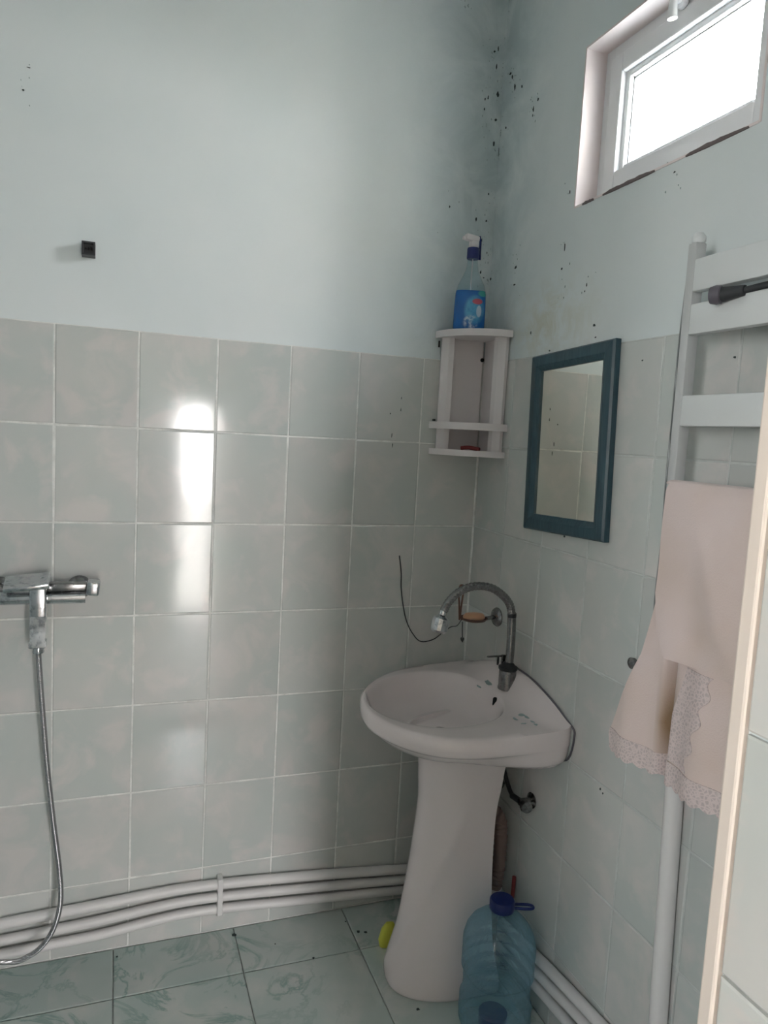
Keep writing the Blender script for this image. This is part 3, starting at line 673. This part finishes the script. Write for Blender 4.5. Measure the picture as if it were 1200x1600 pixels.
bm = B(); tube(bm, [(-.088, -.055, 1.444), (-.070, -.070, 1.447), (-.050, -.100, 1.443)], .006, 10); tag(mk('red_comb', bm, M_red, None, 50), 'small dark red item lying on the lowest board of the corner shelf', 'toiletry')
bm = B(); box(bm, (-.166, -.016, 1.5195), (-.158, -.008, 1.526), .001); tag(mk('black_clip', bm, M_dark, None), 'tiny black clip at the left end of the middle board', 'clip')

# ------------------------------------------------------------------ mirror
mr = thing('wall_mirror', 'small rectangular wall mirror in a dark teal wooden frame', 'mirror', (0, -.486, 1.475))
def mirror_part(bm, name, m, smooth=None):
    o = mk(name, bm, m, None, smooth); o.parent = mr; return o
MW, MH, FW, FD = .172, .228, .042, .021
prf = [(0, 0), (0, -.014), (.004, -.019), (.012, -.021), (.028, -.021), (.035, -.017), (.042, -.014), (.042, 0)]   # (inset, x)
cor = [(1, 1), (-1, 1), (-1, -1), (1, -1)]
for q in range(4):
    a, b = cor[q], cor[(q+1) % 4]
    bm = B(); loft(bm, [[(x, s[0]*(MW-i), s[1]*(MH-i)) for i, x in prf] for s in (a, b)])
    mirror_part(bm, 'frame_rail', M_teal, 25)
bm = B(); box(bm, (-.0095, -(MW-FW)-.001, -(MH-FW)-.001), (-.0065, (MW-FW)+.001, (MH-FW)+.001)); mirror_part(bm, 'mirror_glass', M_mirror)
mr.rotation_euler = (math.radians(-2.2), 0, 0); mr.location = (-.001, -.486, 1.476)

# ------------------------------------------------------------------ towel radiator
rd = thing('towel_radiator', 'white ladder towel radiator with flat bars on the right wall', 'radiator', (-.08, -1.19, 1.05))
for y in (-.948, -1.43):
    bm = B(); box(bm, (-.094, y-.010, 1.04), (-.071, y+.010, 1.838), .002); pp = mk('post', bm, M_post, rd, 30)
    bm = B(); lathe(bm, [(.0, 0), (.010, 0), (.012, .003), (.012, .012), (.007, .018), (.0, .019)], (-.081, y, 1.838), (0, 0, 1), 16, False); mk('air_valve_cap', bm, M_rad, pp, 40)
    for z in (1.765, 1.12):
        bm = B(); tube(bm, [(-.069, y-.006, z-.04), (-.0, y-.006, z-.04)], .010, 12, 0); mk('wall_bracket', bm, M_radgap, pp, 60)
for z0, z1 in ((1.750, 1.807), (1.675, 1.729), (1.513, 1.568), (1.355, 1.404), (1.28, 1.33), (1.12, 1.17)):
    bm = B(); box(bm, (-.097, -1.418, z0), (-.077, -.960, z1), .003); mk('flat_bar', bm, M_rad, rd, 30)
bm = B(); lathe(bm, [(.0, 0), (.010, 0), (.0150, .003), (.0160, .010), (.0140, .019), (.0, .022)], (-.108, -1.045, 1.731), (-.45, .9, .0), 24, False); kn = mk('round_knob', bm, M_knob, rd, 40); kn['label'] = 'dark grey round knob between the two top bars'
bm = B(); tube(bm, [(-.108, -1.045, 1.731), (-.103, -1.062, 1.732), (-.098, -1.082, 1.733)], lambda t: .0125-.004*t, 14); tube(bm, [(-.098, -1.080, 1.733), (-.082, -1.13, 1.739), (-.060, -1.24, 1.742), (-.055, -1.30, 1.745)], .0055, 10); mk('stem', bm, M_dark, kn, 50)
bm = B(); tube(bm, [(-0.06, -0.905, 1.805), (-0.06, -0.899, 1.678), (-0.06, -0.899, 1.546), (-0.06, -0.898, 1.412), (-0.06, -0.901, 1.301), (-0.06, -0.898, 1.187), (-0.06, -0.903, 1.099)], .0020, 6)
tag(mk('thin_cable', bm, M_radgap, None, 60), 'thin grey cable hanging along the left post of the radiator', 'cable')
kb = thing('wall_hook', 'small grey metal hook on the tiles just left of the towel', 'hook', (0, -.79, 1.03))
bm = B(); lathe(bm, [(.0, 0), (.012, 0), (.013, .003), (.006, .006), (.006, .025), (.011, .028), (.012, .036), (.0, .040)], (0, -.818, 1.024), (-1, 0, 0), 18, False); mk('hook_body', bm, M_chrome_old, kb, 40)

# ------------------------------------------------------------------ towel
tw = thing('hanging_towel', 'pinkish cream towel with lace border draped over the radiator', 'towel', (-.1, -1.05, 1.4))
def towel_mat():
    m = mat('cream_towel', (.62,.52,.48), .95, spec=.1, Sheen_Weight=.3); N, L, b = nodes(m)
    P = N.new('ShaderNodeTexCoord').outputs['Object']; sp = N.new('ShaderNodeSeparateXYZ'); L.new(P, sp.inputs[0])
    c = ramp(N, L, noise(N, L, P, 5, 3, .5), [(.35, (.66,.53,.47)), (.65, (.70,.585,.56))])
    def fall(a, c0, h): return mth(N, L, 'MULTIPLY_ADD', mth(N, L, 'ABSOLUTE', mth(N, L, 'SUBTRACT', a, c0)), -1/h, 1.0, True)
    stain_shade = mth(N, L, 'MULTIPLY', fall(sp.outputs[1], -1.008, .035), fall(sp.outputs[2], .97, .13))
    stain_shade = mth(N, L, 'MULTIPLY', stain_shade, mth(N, L, 'MULTIPLY_ADD', noise(N, L, P, 18, 3), 2.0, .3, True))
    c = mix(N, L, mth(N, L, 'MULTIPLY', stain_shade, 1.9, None, True), c, (.30,.20,.12))  # brown stain along the fold, with crease shade painted into the same patch
    bump(N, L, b, noise(N, L, P, 320, 2, .6), .5, .001)
    L.new(c, b.inputs['Base Color']); return m
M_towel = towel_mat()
def lace_mat():
    m = mat('lace_embroidery', (.62,.53,.53), .95, spec=.1); N, L, b = nodes(m)
    P = N.new('ShaderNodeTexCoord').outputs['Object']
    v = N.new('ShaderNodeTexVoronoi'); v.feature = 'DISTANCE_TO_EDGE'; v.inputs['Scale'].default_value = 150; L.new(P, v.inputs['Vector'])
    c = ramp(N, L, v.outputs['Distance'], [(.05, (.68,.575,.555)), (.25, (.52,.44,.43))])
    L.new(c, b.inputs['Base Color']); bump(N, L, b, v.outputs['Distance'], -.8, .002); return m
M_lace = lace_mat()
def lerp(a, b, t): return a+(b-a)*t
def edge(tab, t):
    for a, b in zip(tab, tab[1:]):
        if a[0] <= t <= b[0]:
            q = (t-a[0])/(b[0]-a[0]); q = q*q*(3-2*q) if False else q
            return lerp(a[1], b[1], q)
    return tab[-1][1]
def sheet(bm, f, nu, nv, th=.003):
    G = [[Vector(f(i/nu, j/nv)) for j in range(nv+1)] for i in range(nu+1)]
    V = []
    for side in (0, 1):
        V.append([[None]*(nv+1) for _ in range(nu+1)])
        for i in range(nu+1):
            for j in range(nv+1):
                du = G[min(i+1, nu)][j]-G[max(i-1, 0)][j]; dv = G[i][min(j+1, nv)]-G[i][max(j-1, 0)]
                n = du.cross(dv).normalized()
                V[side][i][j] = bm.verts.new(G[i][j]+n*(th/2 if side else -th/2))
    for i in range(nu):
        for j in range(nv):
            for s in (0, 1): bm.faces.new((V[s][i][j], V[s][i+1][j], V[s][i+1][j+1], V[s][i][j+1]))
    for i in range(nu):
        for j in (0, nv): bm.faces.new((V[0][i][j], V[0][i+1][j], V[1][i+1][j], V[1][i][j]))
    for j in range(nv):
        for i in (0, nu): bm.faces.new((V[0][i][j], V[0][i][j+1], V[1][i][j+1], V[1][i][j]))
def back_xyz(u, v, off=0):
    # u across (0 = left edge), v down (0 = top)
    ltab = [(0, -.958), (.36, -.958), (.62, -.930), (.85, -.880), (.97, -.856), (1, -.862)]
    rtab = [(0, -1.36), (1, -1.37)]
    z = 1.404-v*.518
    y = lerp(edge(ltab, v), edge(rtab, v), u)
    grow = max(0, v-.25)**1.1
    x = -.1035-.003*v
    yc = y-lerp(0, .0, v)
    x += -grow*(.010*math.cos((y+.90)*34)+.006*math.cos((y+.9)*71+1))
    cr_ = math.exp(-((y+1.012-.012*v)/.010)**2)
    x += cr_*.045*min(1, max(0, v-.45)*6)       # deep fold
    return (x-off, y, z)
def front_xyz(u, v, off=0):
    ltab = [(0, -.962), (.15, -.965), (.65, -.968), (.85, -.985), (1, -1.012)]
    z = 1.412-v*.312; 
    z += -.010*u*v*0
    y = lerp(edge(ltab, v), -1.36, u)
    x = -.112-.002*v-.004*math.sin(v*PI)
    x += -v*(.006*math.cos((y+.97+.25*v)*30)+.003*math.cos((y+.9)*60))-.003*math.exp(-((y+1.02+.14*v)/.02)**2)
    if v < .04: x += (.04-v)/.04*.008
    return (x-off-.004*min(1, v*3), y, z)
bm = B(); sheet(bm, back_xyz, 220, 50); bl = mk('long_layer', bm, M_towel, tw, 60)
bm = B()
def lace_edge(u, v):
    p = Vector(back_xyz(u*.97, 1-.045+.045*v, .0022)); p.z -= v*(.016+.006*abs(math.sin(u*62)))+.0; return p
sheet(bm, lace_edge, 240, 6, .003); mk('lace_border', bm, M_lace, bl, 60)
bm = B()
def lace_band(u, v):
    vv = lerp(.60, .95, v); y0 = lerp(.155+.04*v, .31+.05*math.sin(v*9)*.4, u); return Vector(back_xyz(lerp(.265, .41-.03*math.sin(v*23)*.5, u), vv, .0022))
sheet(bm, lace_band, 24, 40, .0015); mk('lace_panel', bm, M_lace, bl, 60)
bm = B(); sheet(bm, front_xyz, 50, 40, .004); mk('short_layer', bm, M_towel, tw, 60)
bm = B()
def foldtop(u, v):
    y = lerp(-.951, -1.36, u); a = PI*v
    return Vector((-.100-.0125*math.cos(a)*-1 if False else -.0925-.012*math.cos(PI-a)*-1*-1, y, 1.408+.008*math.sin(a)))
def foldtop(u, v):
    y = lerp(-.951, -1.36, u); a = PI*v
    return Vector((-.087+.0175*math.cos(a), y, 1.4085+.006*math.sin(a)))
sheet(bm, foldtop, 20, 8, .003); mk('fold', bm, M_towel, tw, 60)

# ------------------------------------------------------------------ shower mixer, hose, pipe stub
sm = thing('shower_mixer', 'chrome shower and bath mixer tap mounted on the back wall', 'tap', (-1.22, 0, 1.03))
for x in (-1.322, -1.135):
    bm = B(); lathe(bm, [(.0, 0), (.030, 0), (.031, .004), (.024, .016), (.018, .020), (.018, .052), (.0, .053)], (x, 0, 1.034), (0, -1, 0), 28, False); mk('wall_flange', bm, M_chrome_old, sm, 35)
bm = B(); tube(bm, [(-1.345, -.065, 1.022), (-1.118, -.065, 1.022)], .0165, 24, 0); mk('body', bm, M_chrome, sm, 40)
bm = B(); box(bm, (-1.243, -.112, .968), (-1.205, -.052, 1.056), .005)
mk('valve_block', bm, M_chrome, sm, 40)
bm = B(); loft(bm, [[(-1.224+sx_*a, -.100+sy_*b_, z) for sx_, sy_ in ((-1, -1), (1, -1), (1, 1), (-1, 1))] for a, b_, z in ((.0175, .012, .985), (.0175, .0125, .96), (.017, .0125, .925), (.0195, .014, .922), (.0195, .014, .908), (.015, .011, .905))]); mk('diverter_spout', bm, M_chrome, sm, 30)
bm = B(); lathe(bm, [(.0, 0), (.013, 0), (.014, .003), (.012, .014), (.0, .015)], (-1.223, -.10, .892), (0, 0, 1), 16, False); mk('outlet_nut', bm, M_chrome, sm, 40)
bm = B(); box(bm, (-1.30, -.125, 1.060), (-1.198, -.050, 1.072), .003, rot=(.25, -.10, 0)); box(bm, (-1.222, -.085, 1.05), (-1.202, -.06, 1.078), .003); mk('lever', bm, M_chrome, sm, 40)
bm = B(); box(bm, (-1.205, -.085, 1.040), (-1.112, -.050, 1.060), .004); mk('holder_arm', bm, M_chrome_old, sm, 40)
bm = B(); box(bm, (-1.116, -.100, 1.030), (-1.084, -.048, 1.066), .006, rot=(0, .12, 0)); mk('holder_block', bm, M_chrome, sm, 40)
bm = B(); tube(bm, [(-1.223, -.10, .894), (-1.214, -.10, .76), (-1.201, -.10, .593), (-1.185, -.10, .439), (-1.171, -.10, .315), (-1.168, -.10, .228), (-1.183, -.10, .16), (-1.210, -.10, .116), (-1.241, -.10, .094), (-1.278, -.10, .086), (-1.34, -.10, .11), (-1.42, -.10, .20), (-1.50, -.09, .50), (-1.56, -.07, 1.0), (-1.56, -.06, 1.5)], lambda t: .0068, 12, 30)
def hosemat():
    m = mat('ribbed_metal_hose', (.42,.42,.43), .25, .9); N, L, b = nodes(m)
    wv = N.new('ShaderNodeTexWave'); wv.bands_direction = 'Z'; wv.inputs['Scale'].default_value = 90; L.new(worldpos(N), wv.inputs['Vector'])
    bump(N, L, b, wv.outputs['Fac'], .6, .001); return m
tag(mk('shower_hose', bm, hosemat(), None, 70), 'long grey metal shower hose looping down from the mixer to the floor', 'hose')
ps = thing('pipe_stub', 'short black square pipe end sticking out of the upper back wall', 'pipe', (-1.122, 0, 1.886))
bm = B(); sq_ = lambda a, y, dz=0: [(-1.122+sx_*a, y, 1.886+sz_*a*1.05) for sx_, sz_ in ((-1, -1), (1, -1), (1, 1), (-1, 1))]
loft(bm, [sq_(.0155, .002), sq_(.0155, -.034), sq_(.0115, -.034), sq_(.0115, -.020)], True, True); mk('sleeve', bm, M_dark, ps)
bm = B()
for dx in (-.006, 0, .006): tube(bm, [(-1.122+dx, -.019, 1.886), (-1.122+dx, -.032, 1.887+dx*.3)], .0022, 6, 0)
mk('wire_ends', bm, M_black, ps)
